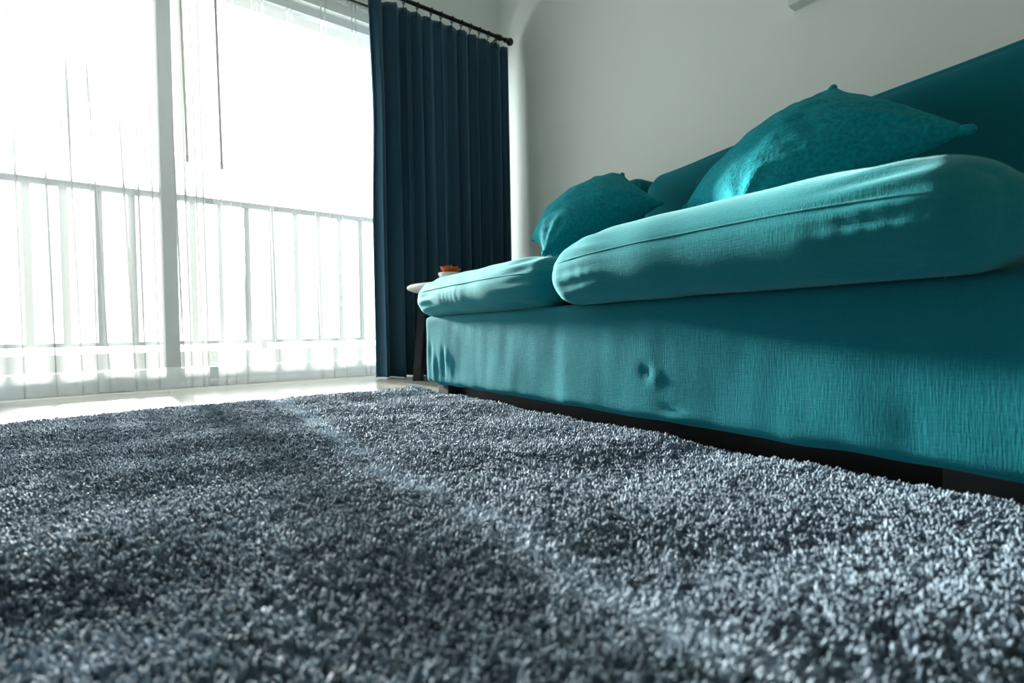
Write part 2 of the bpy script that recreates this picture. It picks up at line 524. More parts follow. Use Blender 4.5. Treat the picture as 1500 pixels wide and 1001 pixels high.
# ------------------------------------------------------------------ sheer curtains
def sheer(x0, x1, creases, seed, label, cloth, zb=0.012):
    r = np.random.default_rng(seed)
    c = empty('sheer_curtain', ((x0 + x1) / 2, SH_Y, 0.0))
    tag(c, label, 'curtain', 'white sheer curtains across the window')
    us = [np.linspace(x0, x1, int((x1 - x0) / 0.012))]
    for cr in creases:
        us.append(np.linspace(cr[0] - 0.05, cr[0] + 0.05, 34))
    us = np.unique(np.clip(np.round(np.concatenate(us), 5), x0, x1))
    nz = 64
    zs = np.linspace(zb, SH_Z - 0.005, nz)
    w1, w2 = SmoothNoise(1, 2.6, 6), SmoothNoise(2, 1.1, 8)
    U, Z = np.meshgrid(us, zs, indexing='ij')
    t = (Z - zb) / (SH_Z - zb)
    low = np.clip(1 - t, 0, 1)
    X = U.copy()
    Y = SH_Y + (0.008 + 0.020 * low ** 1.5) * w1(U[..., None] * 1.0) + 0.008 * w2(np.stack([U * 1.5, Z * 0.6], -1))
    for (cx, lean, wd, A, B, za, zc) in creases:
        cc = cx + lean * (SH_Z - Z)
        tt = (U - cc) / wd
        # crease lives between heights za and zc (soft ends)
        fade = np.clip((Z - za) / 0.25 + 0.0, 0, 1) * np.clip((zc - Z) / 0.25, 0, 1)
        fade = fade * fade * (3 - 2 * fade)
        g = np.exp(-tt * tt)
        X = X - A * wd * tt * g * fade
        Y = Y - B * g * fade
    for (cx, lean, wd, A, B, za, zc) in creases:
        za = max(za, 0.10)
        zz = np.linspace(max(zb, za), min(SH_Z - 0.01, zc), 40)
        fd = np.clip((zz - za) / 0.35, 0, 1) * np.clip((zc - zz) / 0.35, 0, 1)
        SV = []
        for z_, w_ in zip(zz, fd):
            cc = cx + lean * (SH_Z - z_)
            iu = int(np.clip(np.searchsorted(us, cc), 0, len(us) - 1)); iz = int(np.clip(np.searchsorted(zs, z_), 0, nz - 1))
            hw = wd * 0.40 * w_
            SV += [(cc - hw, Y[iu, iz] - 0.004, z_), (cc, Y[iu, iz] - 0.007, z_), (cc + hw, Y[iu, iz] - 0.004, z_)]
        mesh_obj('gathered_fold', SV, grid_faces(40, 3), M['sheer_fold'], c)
    V = np.stack([X, Y, Z], -1)
    hem_z = 0.115
    jh = int(np.searchsorted(zs, hem_z))
    nu = len(us)
    body = V[:, jh:, :].reshape(-1, 3)
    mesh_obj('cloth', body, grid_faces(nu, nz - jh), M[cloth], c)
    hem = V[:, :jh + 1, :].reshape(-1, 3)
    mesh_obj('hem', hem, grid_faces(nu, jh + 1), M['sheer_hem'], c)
    # header tape
    top = []
    for i in range(nu):
        for dz in (-0.0, 0.03):
            top.append((X[i, -1], Y[i, -1] - 0.002, SH_Z - 0.032 + dz))
    mesh_obj('header_tape', top, grid_faces(nu, 2), M['sheer_hem'], c)
    for x in np.arange(x0 + 0.03, x1, 0.14):
        hk = tube_vf([(x, SH_Y, SH_Z + 0.028), (x, SH_Y - 0.010, SH_Z + 0.02), (x, SH_Y - 0.008, SH_Z - 0.01)], 0.002, 5)
        mesh_obj('hook', hk[0], hk[1], M['metal_black'], c)
    return c

def auto_creases(x0, x1, step, seed, named=()):
    r = np.random.default_rng(seed)
    out = list(named)
    x = x0 + step * 0.4
    while x < x1 - 0.03:
        # pinch pleat at the head: two close creases that open and fade downward
        zf = r.uniform(0.9, 1.9)
        out.append((x, r.uniform(-0.006, 0.006), 0.010, 1.9, 0.012, zf, 3.0))
        out.append((x + 0.022, r.uniform(0.004, 0.020), 0.008, 1.8, 0.009, zf - r.uniform(-0.2, 0.5), 3.0))
        # a long fold that gathers toward the floor
        if r.uniform() < 0.7:
            out.append((x + r.uniform(0.03, 0.10), r.uniform(0.0, 0.02), r.uniform(0.008, 0.016), 1.7, r.uniform(0.01, 0.02), -0.6, r.uniform(1.0, 1.9)))
        x += step * r.uniform(0.75, 1.25)
    return out
nl = [(-0.535, 0.005, 0.010, 2.2, 0.014, -0.6, 3.0), (-0.365, 0.016, 0.010, 2.1, 0.014, -0.6, 3.0), (-0.30, 0.030, 0.012, 2.2, 0.018, -0.6, 1.6),
      (-0.19, 0.026, 0.014, 2.2, 0.022, -0.6, 1.5), (-0.055, 0.008, 0.010, 2.0, 0.012, -0.6, 3.0), (0.085, 0.006, 0.014, 2.4, 0.016, -0.6, 3.0),
      (0.130, 0.008, 0.010, 2.3, 0.012, -0.6, 3.0), (0.165, 0.004, 0.012, 2.3, 0.012, -0.6, 3.0)]
nr = [(0.245, 0.004, 0.012, 2.4, 0.012, -0.6, 3.0), (0.290, 0.004, 0.009, 2.1, 0.010, -0.6, 3.0), (0.325, 0.014, 0.010, 2.2, 0.012, -0.6, 3.0),
      (0.47, 0.012, 0.010, 2.0, 0.012, -0.6, 3.0), (0.80, 0.006, 0.012, 2.0, 0.014, -0.6, 1.3), (1.0, 0.004, 0.014, 2.2, 0.016, -0.6, 1.4)]
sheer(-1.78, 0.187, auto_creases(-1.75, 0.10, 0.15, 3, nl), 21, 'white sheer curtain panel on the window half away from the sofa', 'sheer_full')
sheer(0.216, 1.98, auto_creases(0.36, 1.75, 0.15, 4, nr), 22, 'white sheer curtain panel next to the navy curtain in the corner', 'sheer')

# draw wands at the meeting edges of the sheers
for x, zb_, lean, lb in ((0.104, 1.163, 0.012, 'grey curtain wand hanging from the sheer panel away from the sofa'), (0.256, 1.153, 0.012, 'grey curtain wand hanging from the sheer panel next to the navy curtain')):
    wd = empty('curtain_wand', (x, 2.992, zb_))
    tag(wd, lb, 'curtain wand', 'curtain wands')
    v, f = tube_vf([(x - lean, 2.990, SH_Z - 0.02), (x, 2.992, zb_ + 0.03)], 0.006, 10)
    mesh_obj('stick', v, f, M['wand'], wd)
    v, f = tube_vf([(x, 2.992, zb_ + 0.03), (x, 2.992, zb_ + 0.002), (x, 2.992, zb_)], [0.0075, 0.0075, 0.005], 10)
    mesh_obj('tip', v, f, M['wand'], wd)
    v, f = tube_vf([(x - lean, 2.990, SH_Z - 0.02), (x - lean, 3.000, SH_Z + 0.01), (x - lean, SH_Y, SH_Z + 0.029)], 0.003, 8)
    mesh_obj('hook', v, f, M['wand'], wd)

# ------------------------------------------------------------------ sofa
def cube_grid(nx, ny, nz):
    """surface grid of the unit cube -1..1 -> verts, quad faces"""
    idx, V, F = {}, [], []
    def vid(i, j, k):
        key = (i, j, k)
        if key not in idx:
            idx[key] = len(V)
            V.append((2 * i / nx - 1, 2 * j / ny - 1, 2 * k / nz - 1))
        return idx[key]
    for i in range(nx):
        for j in range(ny):
            F.append((vid(i, j, 0), vid(i, j + 1, 0), vid(i + 1, j + 1, 0), vid(i + 1, j, 0)))
            F.append((vid(i, j, nz), vid(i + 1, j, nz), vid(i + 1, j + 1, nz), vid(i, j + 1, nz)))
    for i in range(nx):
        for k in range(nz):
            F.append((vid(i, 0, k), vid(i + 1, 0, k), vid(i + 1, 0, k + 1), vid(i, 0, k + 1)))
            F.append((vid(i, ny, k), vid(i, ny, k + 1), vid(i + 1, ny, k + 1), vid(i + 1, ny, k)))
    for j in range(ny):
        for k in range(nz):
            F.append((vid(0, j, k), vid(0, j, k + 1), vid(0, j + 1, k + 1), vid(0, j + 1, k)))
            F.append((vid(nx, j, k), vid(nx, j + 1, k), vid(nx, j + 1, k + 1), vid(nx, j, k + 1)))
    return np.array(V), F

def rounded(q, h, r):
    """q: -1..1 cube points -> rounded box of half sizes h, corner radius r; also the outward normals"""
    h = np.array(h, float)
    r = np.minimum(np.array(r, float) * np.ones(3), h * 0.98)
    p = q * h
    inner = np.clip(p, -(h - r), h - r)
    d = (p - inner) / r
    n = np.linalg.norm(d, axis=1)
    n[n < 1e-9] = 1
    d = d / n[:, None]
    return inner + d * r, d

sofa = empty('sofa', (1.42, 0.96, 0.0))
tag(sofa, 'armless teal fabric sofa with two thick seat cushions beside the rug', 'sofa')
SX0, SX1, SY0, SY1, SZ0, SZ1 = 0.90, 2.00, 0.09, 1.93, 0.060, 0.343

# base
q, F = cube_grid(50, 130, 26)
h = ((SX1 - SX0) / 2, (SY1 - SY0) / 2, (SZ1 - SZ0) / 2)
c = np.array(((SX0 + SX1) / 2, (SY0 + SY1) / 2, (SZ0 + SZ1) / 2))
P, N = rounded(q, h, 0.022)
P = P + c
n1, n2, n3 = SmoothNoise(2, 3.0), SmoothNoise(2, 7.0), SmoothNoise(1, 5.0)
yz = P[:, 1:]
front = np.clip(-N[:, 0], 0, 1)
far = np.clip(N[:, 1], 0, 1)
dx = 0.0012 * n1(yz) + 0.0005 * n2(yz * np.array([1.6, 0.5]))
def dent(y0, z0, sy, sz, a):
    return a * np.exp(-((yz[:, 0] - y0) / sy) ** 2 - ((yz[:, 1] - z0) / sz) ** 2)
dx = dx + dent(0.742, 0.172, 0.012, 0.016, 0.006) - dent(0.722, 0.160, 0.016, 0.020, 0.003)
dx = dx + dent(0.675, 0.092, 0.030, 0.010, 0.005) - dent(0.665, 0.078, 0.035, 0.012, 0.003)
for (y0, z0, sy, sz, a) in ((1.76, 0.15, 0.010, 0.05, 0.007), (1.735, 0.16, 0.010, 0.045, -0.006), (1.82, 0.12, 0.009, 0.05, 0.005), (1.845, 0.13, 0.010, 0.05, -0.004), (1.70, 0.13, 0.010, 0.05, -0.003),
                            (1.88, 0.20, 0.012, 0.05, 0.004), (0.40, 0.12, 0.02, 0.05, 0.0012), (0.33, 0.13, 0.02, 0.06, -0.0012), (0.25, 0.12, 0.02, 0.05, 0.0012)):
    dx = dx + dent(y0, z0, sy, sz, a)
dx = dx - 0.0035 * np.clip((yz[:, 0] - 0.35) / 0.69, 0, 1) / (1 + np.exp((yz[:, 0] - 1.045) / 0.012))     # the cover's second panel stands a little proud at the joint
P[:, 0] += front * dx
P[:, 1] += far * 0.004 * n1(np.stack([P[:, 0], P[:, 2]], 1))
# the base leans out a touch at its foot and its hem is wavy
tz = np.clip((P[:, 2] - SZ0) / (SZ1 - SZ0), 0, 1)
P[:, 2] += (1 - tz) ** 2 * 0.002 * n3(P[:, 1:2])
P[:, 1] += far * (-0.02) * (1 - tz) ** 2
mesh_obj('base', P, F, M['teal'], sofa)

for (x, y) in ((0.962, 1.83), (0.962, 0.18), (1.88, 1.83), (1.88, 0.18), (1.88, 0.95)):
    boxes('leg', [(x - 0.03, x + 0.03, y - 0.045, y + 0.045, 0.0, 0.063)], M['leg'], sofa, bevel=0.003)

boxes('underside_shade', [(0.978, 1.86, 0.226, 1.784, 0.0, 0.063)], M['black_wood'], sofa)  # added black block standing in for the shade under the sofa
# seat cushions
def seat_cushion(y0, y1, x0, ztop, bul, seed, zb=SZ1 - 0.004):
    global rng
    rng = np.random.default_rng(seed)
    x1 = 1.66
    H = ztop - bul - zb
    q, F = cube_grid(60, 90, 22)
    P, N = rounded(q, ((x1 - x0) / 2, (y1 - y0) / 2, H / 2), (0.085, 0.095, H / 2 * 0.97))
    c = np.array(((x0 + x1) / 2, (y0 + y1) / 2, zb + H / 2))
    u = q[:, 0]; v_ = q[:, 1]
    # plump top, slightly full front, corners pulled in
    topw = np.clip(N[:, 2], 0, 1) * 0.5 + 0.5 * (q[:, 2] * 0.5 + 0.5)
    P[:, 2] += bul * topw * (1 - np.abs(v_) ** 3.2) * (1 - np.clip(u + 0.35, 0, 1) ** 2 * 0.45) * (1 - np.clip(-u - 0.75, 0, 1) * 1.0)
    fr = np.clip(-N[:, 0], 0, 1)
    P[:, 0] -= fr * 0.014 * (1 - np.abs(v_) ** 2.5)
    P[:, 0] += np.clip(-u, 0, 1) ** 6 * 0.012 * np.abs(v_) ** 10
    P = P + c
    n1, n2 = SmoothNoise(3, 2.2), SmoothNoise(3, 5.0)
    P += N * (0.0045 * n1(P) + 0.0018 * n2(P))[:, None]
    # pulled folds that fan out of both front corners along the seam
    zs = zb + H * 0.60
    for sgn in (-1, 1):
        ye = y1 if sgn > 0 else y0
        d = np.abs(P[:, 1] - ye)
        fan = np.sin((P[:, 2] - zs) * 150 + d * 35 * (P[:, 2] - zs) * 8)
        P += N * (0.0030 * fan * np.exp(-((d - 0.15) / 0.07) ** 2) * np.clip(-N[:, 0] * 1.5 + 0.2, 0, 1))[:, None]
    # small upright puckers under the seam
    pk = np.sin(P[:, 1] * 150 + 3 * np.sin(P[:, 1] * 23)) * np.clip(np.sin(P[:, 1] * 9 + seed), 0, 1)
    P += N * (0.0006 * pk * np.exp(-((P[:, 2] - zs + 0.02) / 0.03) ** 2) * fr)[:, None]
    # seam groove
    seam_z = zs + 0.55 * bul * (1 - np.abs(v_) ** 3.2)
    side = np.clip(1 - np.abs(N[:, 2]), 0, 1)
    g = np.exp(-((P[:, 2] - seam_z) / 0.007) ** 2)
    P -= N * (0.0025 * g * side)[:, None]
    P[:, 2] = np.maximum(P[:, 2], zb)
    o = mesh_obj('seat_cushion', P, F, M['teal_seat'], sofa)
    # welt: follow the front and the two ends just above the groove
    Pm = P
    pts = []
    def surf(x, y, z):
        d = ((Pm - np.array((x, y, z))) ** 2 * np.array((1, 1, 1.0))).sum(1)
        i = np.argsort(d)[:3]
        wgt = 1 / (d[i] + 1e-6)
        return (Pm[i] * wgt[:, None]).sum(0) / wgt.sum()
    ys = np.linspace(y0 + 0.075, y1 - 0.075, 60)
    for y in ys:
        vv = (y - c[1]) / ((y1 - y0) / 2)
        z = zs + 0.55 * bul * (1 - abs(vv) ** 3.2) + 0.006
        s_ = surf(x0 - 0.01, y, z)
        pts.append((s_[0] - 0.0005, y, z))
    pa = np.array(pts)
    for _ in range(3):
        pa[1:-1, 0] = 0.25 * pa[:-2, 0] + 0.5 * pa[1:-1, 0] + 0.25 * pa[2:, 0]
    v, f = tube_vf([tuple(p) for p in pa], list(0.0015 * np.clip(np.minimum(np.arange(60), 59 - np.arange(60)) / 5.0, 0.05, 1)), 6)
    mesh_obj('welt_seam', v, f, M['teal_seat'], o)
    return o
seat_cushion(1.045, 1.998, 0.868, 0.510, 0.022, 31)
seat_cushion(0.120, 1.052, 0.828, 0.526, 0.036, 37)

th = [(0.868, 0.212, 0.362), (0.866, 0.209, 0.352), (0.869, 0.210, 0.342), (0.874, 0.207, 0.333)]
v, f = tube_vf(th, 0.0005, 5)
mesh_obj('loose_thread', v, f, M['teal_seat'], sofa)
# back cushions
def back_cushion(y0, y1, zt0, zt1, seed, x0=1.60, x1=1.96, zb=0.36, r=0.075):
    global rng
    rng = np.random.default_rng(seed)
    q, F = cube_grid(24, 60, 40)
    zt = (zt0 + zt1) / 2
    P, N = rounded(q, ((x1 - x0) / 2, (y1 - y0) / 2, (zt - zb) / 2), (r * 1.2, r, r))
    P = P + np.array(((x0 + x1) / 2, (y0 + y1) / 2, (zt + zb) / 2))
    s = (P[:, 1] - y0) / (y1 - y0)
    tz = np.clip((P[:, 2] - zb) / (zt - zb), 0, 1)
    P[:, 2] += tz * ((zt0 - zt) * (1 - s) + (zt1 - zt) * s)
    P[:, 0] += 0.10 * tz * (q[:, 0] < 0.99) * np.clip(0.5 - q[:, 0] * 0.5, 0, 1)     # the face leans back
    P[:, 0] -= 0.03 * np.clip(-N[:, 0], 0, 1) * (1 - q[:, 1] ** 2) * (1 - q[:, 2] ** 2)
    n1 = SmoothNoise(3, 1.8)
    P += N * (0.004 * n1(P))[:, None]
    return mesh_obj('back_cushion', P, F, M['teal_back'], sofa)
back_cushion(0.10, 1.415, 0.985, 0.935, 41)
back_cushion(1.43, 2.03, 0.955, 0.955, 43)
q, F = cube_grid(8, 60, 24)
P, N = rounded(q, (0.06, 0.91, 0.30), 0.03)
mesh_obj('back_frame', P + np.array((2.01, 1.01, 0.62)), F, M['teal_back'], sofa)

# ------------------------------------------------------------------ throw pillows
def pillow(name, Lc, Tc, Rc, Bc, thick, seed, label, bulge_sag=0.25):
    global rng
    rng = np.random.default_rng(seed)
    n = 72
    Lc, Tc, Rc, Bc = map(np.array, (Lc, Tc, Rc, Bc))
    s = np.linspace(-1, 1, n)
    A, Bq = np.meshgrid(s, s, indexing='ij')
    # a: from the LT edge to the BR edge, b: from the L end to the T end
    def warp(a, b):
        # sides curve in between the corners, corners stay as ears
        k = 0.06
        a2 = a * (1 - k * (1 - b * b) * np.abs(a) ** 3)
        b2 = b * (1 - k * (1 - a * a) * np.abs(b) ** 3)
        return a2, b2
    a2, b2 = warp(A, Bq)
    U, W = (a2 + 1) / 2, (b2 + 1) / 2
    base = (Lc[None, None] * ((1 - U) * (1 - W))[..., None] + Tc[None, None] * ((1 - U) * W)[..., None]
            + Bc[None, None] * (U * (1 - W))[..., None] + Rc[None, None] * (U * W)[..., None])
    nrm = np.cross(Rc - Lc, Tc - Bc)
    nrm = nrm / np.linalg.norm(nrm)
    if nrm[0] > 0: nrm = -nrm        # points into the room
    prof = np.clip((1 - A ** 2) * (1 - Bq ** 2), 0, 1)
    th = thick * (0.72 * prof ** 0.42 + 0.28 * prof)
    n1, n2, n3 = SmoothNoise(2, 0.55), SmoothNoise(2, 1.4), SmoothNoise(2, 3.2)
    AB = np.stack([A, Bq], -1)
    wr = 0.05 * n1(AB) + 0.035 * n2(AB) + 0.020 * n3(AB)
    # folds that radiate from the corners
    for (ca, cb) in ((-1, -1), (-1, 1), (1, -1), (1, 1)):
        dd = np.hypot(A - ca, Bq - cb)
        an = np.arctan2(Bq - cb, A - ca)
        wr = wr + 0.07 * np.sin(an * 11 + seed + ca) * np.exp(-((dd - 0.42) / 0.30) ** 2)
    up_ = base + nrm * (th * (1 + wr))[..., None]
    dn_ = base - nrm * (th * (0.75 + wr * 0.5))[..., None]
    V = np.concatenate([up_.reshape(-1, 3), dn_.reshape(-1, 3)])
    # sag: nothing goes under the seat
    V[:, 2] = np.maximum(V[:, 2], 0.512 + 0.0 * V[:, 2])
    F1 = grid_faces(n, n)
    F2 = [tuple(reversed(x)) for x in grid_faces(n, n, n * n)]
    org = (float(base[..., 0].mean()), float(base[..., 1].mean()), float(V[:, 2].min()))
    p = empty(name, org)
    tag(p, label, 'pillow', 'velvet throw pillows on the sofa')
    body = mesh_obj('pillow_cover', V, F1 + F2, M['velvet'], p)
    bm = bmesh.new(); bm.from_mesh(body.data)
    bmesh.ops.remove_doubles(bm, verts=bm.verts[:], dist=0.0006)
    bmesh.ops.recalc_face_normals(bm, faces=bm.faces[:])
    bm.to_mesh(body.data); bm.free()
    # stitched edge seam
    edge = np.concatenate([base[:, 0], base[-1, 1:], base[-2::-1, -1], base[0, -2:0:-1]])
    edge[:, 2] = np.maximum(edge[:, 2], 0.513)
    v, f = tube_vf([tuple(e) for e in edge[::2]], 0.003, 6, closed=True)
    mesh_obj('edge_seam', v, f, M['velvet'], p)
    for cpt, ctr in ((Lc, 0), (Tc, 0), (Rc, 0), (Bc, 0)):
        mid = (Lc + Tc + Rc + Bc) / 4
        d = (cpt - mid) / np.linalg.norm(cpt - mid)
        a = cpt - d * 0.022; b = cpt + d * 0.006
        a[2] = max(a[2], 0.52); b[2] = max(b[2], 0.52)
        v, f = tube_vf([tuple(a), tuple((a + b) / 2), tuple(b * 0.8 + a * 0.2), tuple(b)], [0.013, 0.012, 0.010, 0.004], 8)
        mesh_obj('corner_ear', v, f, M['velvet'], p)
    return p
pillow('throw_pillow', (1.41, 1.00, 0.67), (1.60, 0.63, 0.965), (1.36, 0.28, 0.67), (1.14, 0.66, 0.545), 0.115, 51,
       'teal crushed velvet pillow on the thicker seat cushion, leaning on the long backrest')
pillow('throw_pillow', (1.31, 1.70, 0.675), (1.57, 1.41, 0.92), (1.38, 1.07, 0.70), (1.10, 1.36, 0.545), 0.120, 57,
       'teal crushed velvet pillow on the seat cushion at the side table end')

# ------------------------------------------------------------------ rug
rug = empty('area_rug', (0.08, 0.70, 0.0))
tag(rug, 'dark blue-grey shaggy area rug on the pale floor in front of the sofa', 'rug')
RX0, RX1, RY0, RY1 = -0.85, 0.925, -0.60, 2.06
rng = np.random.default_rng(77)
hb = SmoothNoise(2, 1.3); hl = SmoothNoise(2, 3.0, 18)
def rug_z(x, y):
    P2 = np.stack([np.asarray(x), np.asarray(y)], -1)
    e = np.minimum(np.minimum(x - RX0, RX1 - x), np.minimum(y - RY0, RY1 - y))
    edge = np.clip(e / 0.03, 0, 1)
    return 0.004 + 0.006 * edge + 0.0025 * hb(P2) * edge + 0.0062 * edge * (hl(P2 * np.array([0.7, 1.25])) + 1.0)
nx_, ny_ = 60, 90
gx, gy = np.meshgrid(np.linspace(RX0, RX1, nx_), np.linspace(RY0, RY1, ny_), indexing='ij')
gz = rug_z(gx, gy)
top = np.stack([gx, gy, gz], -1).reshape(-1, 3)
bot = top.copy(); bot[:, 2] = 0.001
F = grid_faces(nx_, ny_) + [tuple(reversed(t_)) for t_ in grid_faces(nx_, ny_, nx_ * ny_)]
n0 = nx_ * ny_
for i in range(nx_ - 1):
    F.append((i * ny_, n0 + i * ny_, n0 + (i + 1) * ny_, (i + 1) * ny_))
    F.append((i * ny_ + ny_ - 1, (i + 1) * ny_ + ny_ - 1, n0 + (i + 1) * ny_ + ny_ - 1, n0 + i * ny_ + ny_ - 1))
for j in range(ny_ - 1):
    F.append((j, j + 1, n0 + j + 1, n0 + j))
    k_ = (nx_ - 1) * ny_
    F.append((k_ + j, n0 + k_ + j, n0 + k_ + j + 1, k_ + j + 1))
mesh_obj('backing', np.concatenate([top, bot]), F, M['back'], rug)

# pile: yarn tufts set on points by a node modifier
SP = 0.0062
def tuft(seed):
    r = np.random.default_rng(seed)
    parts = []
    for k in range(5):
        a = 2 * math.pi * (k + r.uniform(-0.3, 0.3)) / 5
        ro = 0.0012 if k else 0.0
        bx, by = ro * math.cos(a), ro * math.sin(a)
        H = r.uniform(0.015, 0.021)
        sx, sy = 0.0028 * math.cos(a) + r.normal(0, 0.0012), 0.0028 * math.sin(a) + r.normal(0, 0.0012)
        pts = []
        for t in (0.0, 0.45, 0.8, 1.0):
            tw = 0.0009 * math.sin(t * 7 + a)
            pts.append((bx + sx * t ** 1.6 + tw, by + sy * t ** 1.6 - tw, H * t - (0.0015 if t == 1 else 0)))
        parts.append(tube_vf(pts, [0.0011, 0.0013, 0.0014, 0.0007], 4, cap=True))
    return join(parts)
KT = 5
V, F, VAR = [], [], []
for k in range(KT):
    v, f = tuft(100 + k)
    F += [tuple(i + len(V) for i in q_) for q_ in f]
    V += v; VAR += [k + 1] * len(v)
xs = np.arange(RX0 + 0.004, RX1 - 0.003, SP)
ys = np.arange(RY0 + 0.004, RY1 - 0.003, SP * 0.87)
PX, PY = np.meshgrid(xs, ys, indexing='ij')
PX = PX + (np.arange(len(ys)) % 2)[None, :] * SP * 0.5
PX = PX.ravel() + rng.normal(0, SP * 0.22, PX.size); PY = PY.ravel() + rng.normal(0, SP * 0.22, PY.size)
keep = (PX > RX0) & (PX < RX1) & (PY > RY0) & (PY < RY1)
PX, PY = PX[keep], PY[keep]
# keep clear of the sofa legs
PZ = rug_z(PX, PY) - 0.001
XY = np.stack([PX, PY], -1)
# nap: patches of pile brushed different ways
la, lb, lc, ld = SmoothNoise(2, 1.5), SmoothNoise(2, 3.2), SmoothNoise(2, 2.0), SmoothNoise(2, 9.0)
lean_y = 0.42 * la(XY * np.array([1.0, 1.5])) + 0.32 * lb(XY * np.array([0.8, 1.6])) + 0.15 * ld(XY)
lean_x = 0.30 * lc(XY) + 0.15 * ld(XY[:, ::-1])
# crease parallel to the sofa; its light streak is put into yarn colour
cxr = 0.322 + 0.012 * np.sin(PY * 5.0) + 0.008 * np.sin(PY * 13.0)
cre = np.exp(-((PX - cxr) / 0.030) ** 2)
lean_y = lean_y * (1 - 0.8 * cre) - 0.55 * cre
lean_x = lean_x * (1 - cre) + 0.9 * cre * np.tanh((PX - cxr) / 0.02)
lean_y = lean_y + rng.normal(0, 0.22, PX.size); lean_x = lean_x + rng.normal(0, 0.22, PX.size)
lean_y = np.clip(lean_y, -1.0, 1.0); lean_x = np.clip(lean_x, -1.0, 1.0)
scl = rng.uniform(0.72, 1.25, PX.size) * (1 - 0.2 * cre)
loc = np.stack([PX, PY, PZ], -1) - np.array(rug.location)
npt = len(PX); nt_ = len(V)
me = bpy.data.meshes.new('pile')
me.from_pydata([tuple(p) for p in V] + loc.tolist(), [], [list(q_) for q_ in F])
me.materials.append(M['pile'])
me.polygons.foreach_set('use_smooth', [True] * len(me.polygons))
def attr(name, typ, data, field):
    a = me.attributes.new(name, typ, 'POINT')
    a.data.foreach_set(field, np.asarray(data).ravel())
attr('variant', 'INT', np.array(VAR + [0] * npt, dtype=np.int32), 'value')
attr('pick', 'INT', np.concatenate([np.zeros(nt_, np.int32), rng.integers(0, KT, npt).astype(np.int32)]), 'value')
# tilt so that the tuft axis points along (lean_x, lean_y, 1): rotation about x then y
rot = np.zeros((nt_ + npt, 3), np.float32)
rot[nt_:, 0] = -np.arctan(lean_y)
rot[nt_:, 1] = np.arctan(lean_x)
rot[nt_:, 2] = rng.uniform(-math.pi, math.pi, npt)
# spin first, then tilt: bake into euler angles
cxs, sxs = np.cos(rot[nt_:, 0]), np.sin(rot[nt_:, 0])
cys, sys_ = np.cos(rot[nt_:, 1]), np.sin(rot[nt_:, 1])
czs, szs = np.cos(rot[nt_:, 2]), np.sin(rot[nt_:, 2])
# M = Ry * Rx * Rz ; euler XYZ extraction
m20 = -sys_ * czs + cys * sxs * szs
m21 = sys_ * szs + cys * sxs * czs
m22 = cys * cxs
m10 = cxs * szs
m00 = cys * czs + sys_ * sxs * szs
rot[nt_:, 0] = np.arctan2(m21, m22)
rot[nt_:, 1] = np.arcsin(np.clip(-m20, -1, 1))
rot[nt_:, 2] = np.arctan2(m10, m00)
attr('rot', 'FLOAT_VECTOR', rot, 'vector')
attr('light_streak', 'FLOAT', np.concatenate([np.zeros(nt_), np.clip(cre * (0.75 + 0.5 * lb(XY * 2)) + rng.normal(0, 0.10, npt), 0, 1)]).astype(np.float32), 'value')
attr('scl', 'FLOAT', np.concatenate([np.ones(nt_), scl]).astype(np.float32), 'value')
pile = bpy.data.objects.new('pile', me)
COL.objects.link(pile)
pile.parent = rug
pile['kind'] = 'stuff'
ng = bpy.data.node_groups.new('pile_tufts', 'GeometryNodeTree')
ng.interface.new_socket('Geometry', in_out='INPUT', socket_type='NodeSocketGeometry')
ng.interface.new_socket('Geometry', in_out='OUTPUT', socket_type='NodeSocketGeometry')
NN = ng.nodes
gi = NN.new('NodeGroupInput'); go = NN.new('NodeGroupOutput')
def named(name, typ):
    n = NN.new('GeometryNodeInputNamedAttribute'); n.data_type = typ
    n.inputs['Name'].default_value = name
    return n.outputs['Attribute']
va = named('variant', 'INT')
def sep(val):
    cmp_ = NN.new('FunctionNodeCompare'); cmp_.data_type = 'INT'; cmp_.operation = 'EQUAL'
    ng.links.new(va, [s for s in cmp_.inputs if s.name == 'A' and s.type == 'INT'][0])
    [s for s in cmp_.inputs if s.name == 'B' and s.type == 'INT'][0].default_value = val
    sg = NN.new('GeometryNodeSeparateGeometry'); sg.domain = 'POINT'
    ng.links.new(gi.outputs[0], sg.inputs['Geometry'])
    ng.links.new(cmp_.outputs[0], sg.inputs['Selection'])
    return sg.outputs[0]
jn = NN.new('GeometryNodeGeometryToInstance')
for k in reversed(range(KT)):
    ng.links.new(sep(k + 1), jn.inputs[0])
ip = NN.new('GeometryNodeInstanceOnPoints')
ng.links.new(sep(0), ip.inputs['Points'])
ng.links.new(jn.outputs[0], ip.inputs['Instance'])
ip.inputs['Pick Instance'].default_value = True
ng.links.new(named('pick', 'INT'), ip.inputs['Instance Index'])
ng.links.new(named('rot', 'FLOAT_VECTOR'), ip.inputs['Rotation'])
ng.links.new(named('scl', 'FLOAT'), ip.inputs['Scale'])
ng.links.new(ip.outputs[0], go.inputs[0])
md = pile.modifiers.new('tufts', 'NODES'); md.node_group = ng

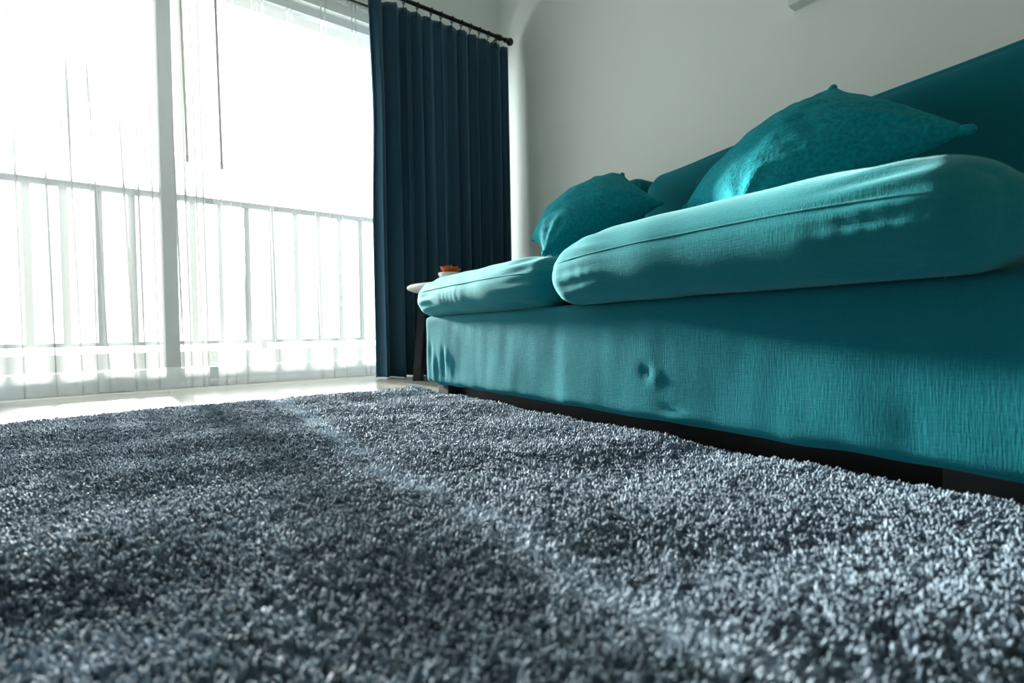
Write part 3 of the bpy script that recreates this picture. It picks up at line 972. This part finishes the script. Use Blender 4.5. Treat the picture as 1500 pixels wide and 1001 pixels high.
# ------------------------------------------------------------------ side table and plant
TC = (1.395, 2.47); TR = 0.315
tab = empty('side_table', (TC[0], TC[1], 0.0))
tag(tab, 'round white-topped side table on dark splayed legs between sofa and curtain', 'side table')
prof = [(0.0, 0.503), (TR - 0.055, 0.503), (TR - 0.030, 0.508), (TR - 0.006, 0.518), (TR, 0.526), (TR - 0.002, 0.533), (TR - 0.008, 0.537), (0.0, 0.538)]
v, f = lathe_vf(prof, (TC[0], TC[1], 0.0), 'Z', 64)
mesh_obj('table_top', v, f, M['white_top'], tab)
v, f = lathe_vf([(0, 0.470), (TR - 0.075, 0.470), (TR - 0.065, 0.476), (TR - 0.065, 0.5035), (0, 0.5035)], (TC[0], TC[1], 0), 'Z', 48)
mesh_obj('apron', v, f, M['black_wood'], tab)
for k in range(4):
    a = R(143 + 90 * k)
    ca, sa = math.cos(a), math.sin(a)
    def pt(r, t, z):
        return (TC[0] + ca * r - sa * t, TC[1] + sa * r + ca * t, z)
    V = []
    for z, ro, ri, hw in ((0.0, 0.290, 0.245, 0.050), (0.25, 0.268, 0.225, 0.046), (0.475, 0.245, 0.195, 0.042)):
        V += [pt(ro, -hw, z), pt(ro, hw, z), pt(ri, hw, z), pt(ri, -hw, z)]
    F = [(3, 2, 1, 0), (8, 9, 10, 11)]
    for l in range(2):
        for j in range(4):
            F.append((l * 4 + j, l * 4 + (j + 1) % 4, l * 4 + 4 + (j + 1) % 4, l * 4 + 4 + j))
    o = mesh_obj('leg', V, F, M['black_wood'], tab, smooth=False)
    bm = bmesh.new(); bm.from_mesh(o.data)
    bmesh.ops.bevel(bm, geom=bm.edges[:], offset=0.003, segments=2, affect='EDGES')
    bm.to_mesh(o.data); bm.free()

PC = (1.328, 2.50); PZ0 = 0.5375
pl = empty('potted_succulent', (PC[0], PC[1], PZ0))
tag(pl, 'small orange-leaved succulent in a white pot on the side table', 'plant')
pot = [(0.0, 0.0), (0.044, 0.0), (0.048, 0.003), (0.060, 0.060), (0.064, 0.066), (0.066, 0.074), (0.063, 0.077), (0.058, 0.074), (0.056, 0.060), (0.0, 0.060)]
v, f = lathe_vf(pot, (PC[0], PC[1], PZ0), 'Z', 40)
mesh_obj('pot', v, f, M['pot'], pl)
v, f = lathe_vf([(0.0, 0.0655), (0.055, 0.064)], (PC[0], PC[1], PZ0), 'Z', 24)
mesh_obj('soil', v, f, M['soil'], pl)
rp = np.random.default_rng(5)
def leaf(az, el, ln, wd, root, mat):
    V = []
    nl_, nw = 7, 5
    d = Vector((math.cos(az) * math.cos(el), math.sin(az) * math.cos(el), math.sin(el)))
    s_ = Vector((-math.sin(az), math.cos(az), 0))
    up_ = d.cross(s_) * -1 if d.cross(s_).z < 0 else d.cross(s_)
    for side in (1, -1):
        for i in range(nl_):
            t = i / (nl_ - 1)
            wloc = wd * (math.sin(math.pi * min(1, t * 0.85 + 0.12)) ** 0.8)
            for j in range(nw):
                q_ = j / (nw - 1) * 2 - 1
                p = Vector(root) + d * (ln * t) + s_ * (wloc * q_) + up_ * (0.012 * t * t + 0.5 * wloc * q_ * q_ * 0.5 + side * 0.003 * (1 - q_ * q_) * (1 - t * 0.6))
                V.append(tuple(p))
    F = grid_faces(nl_, nw) + [tuple(reversed(x)) for x in grid_faces(nl_, nw, nl_ * nw)]
    return mesh_obj('leaf', V, F, mat, pl)
for (ox, oy) in ((-0.024, -0.006), (0.022, -0.014), (0.000, 0.026)):
    rt_ = (PC[0] + ox, PC[1] + oy, PZ0 + 0.072)
    for ring, (nn, el, ln) in enumerate(((8, 0.45, 0.046), (7, 0.85, 0.046), (4, 1.2, 0.040))):
        for k in range(nn):
            leaf(2 * math.pi * (k + 0.4 * ring) / nn + rp.uniform(-0.2, 0.2), el + rp.uniform(-0.12, 0.12), ln * rp.uniform(0.85, 1.15), 0.0165, rt_,
                 M['petal'] if (ring < 2 or k % 2 == 0) else M['petal_green'])

# ------------------------------------------------------------------ picture on the sofa wall
pic = empty('wall_picture', (XW - 0.025, 0.63, 1.55))
tag(pic, 'shallow white box frame mounted on the wall above the sofa back', 'picture frame')
y0, y1, z0, z1 = 0.29, 0.975, 1.555, 2.05
boxes('frame', [(XW - 0.056, XW - 0.001, y1 - 0.03, y1, z0, z1), (XW - 0.056, XW - 0.001, y0, y0 + 0.03, z0, z1),
                (XW - 0.056, XW - 0.001, y0 + 0.03, y1 - 0.03, z0, z0 + 0.03), (XW - 0.056, XW - 0.001, y0 + 0.03, y1 - 0.03, z1 - 0.03, z1)], M['frame_white'], pic)
boxes('canvas', [(XW - 0.040, XW - 0.002, y0 + 0.03, y1 - 0.03, z0 + 0.03, z1 - 0.03)], M['frame_white'], pic)
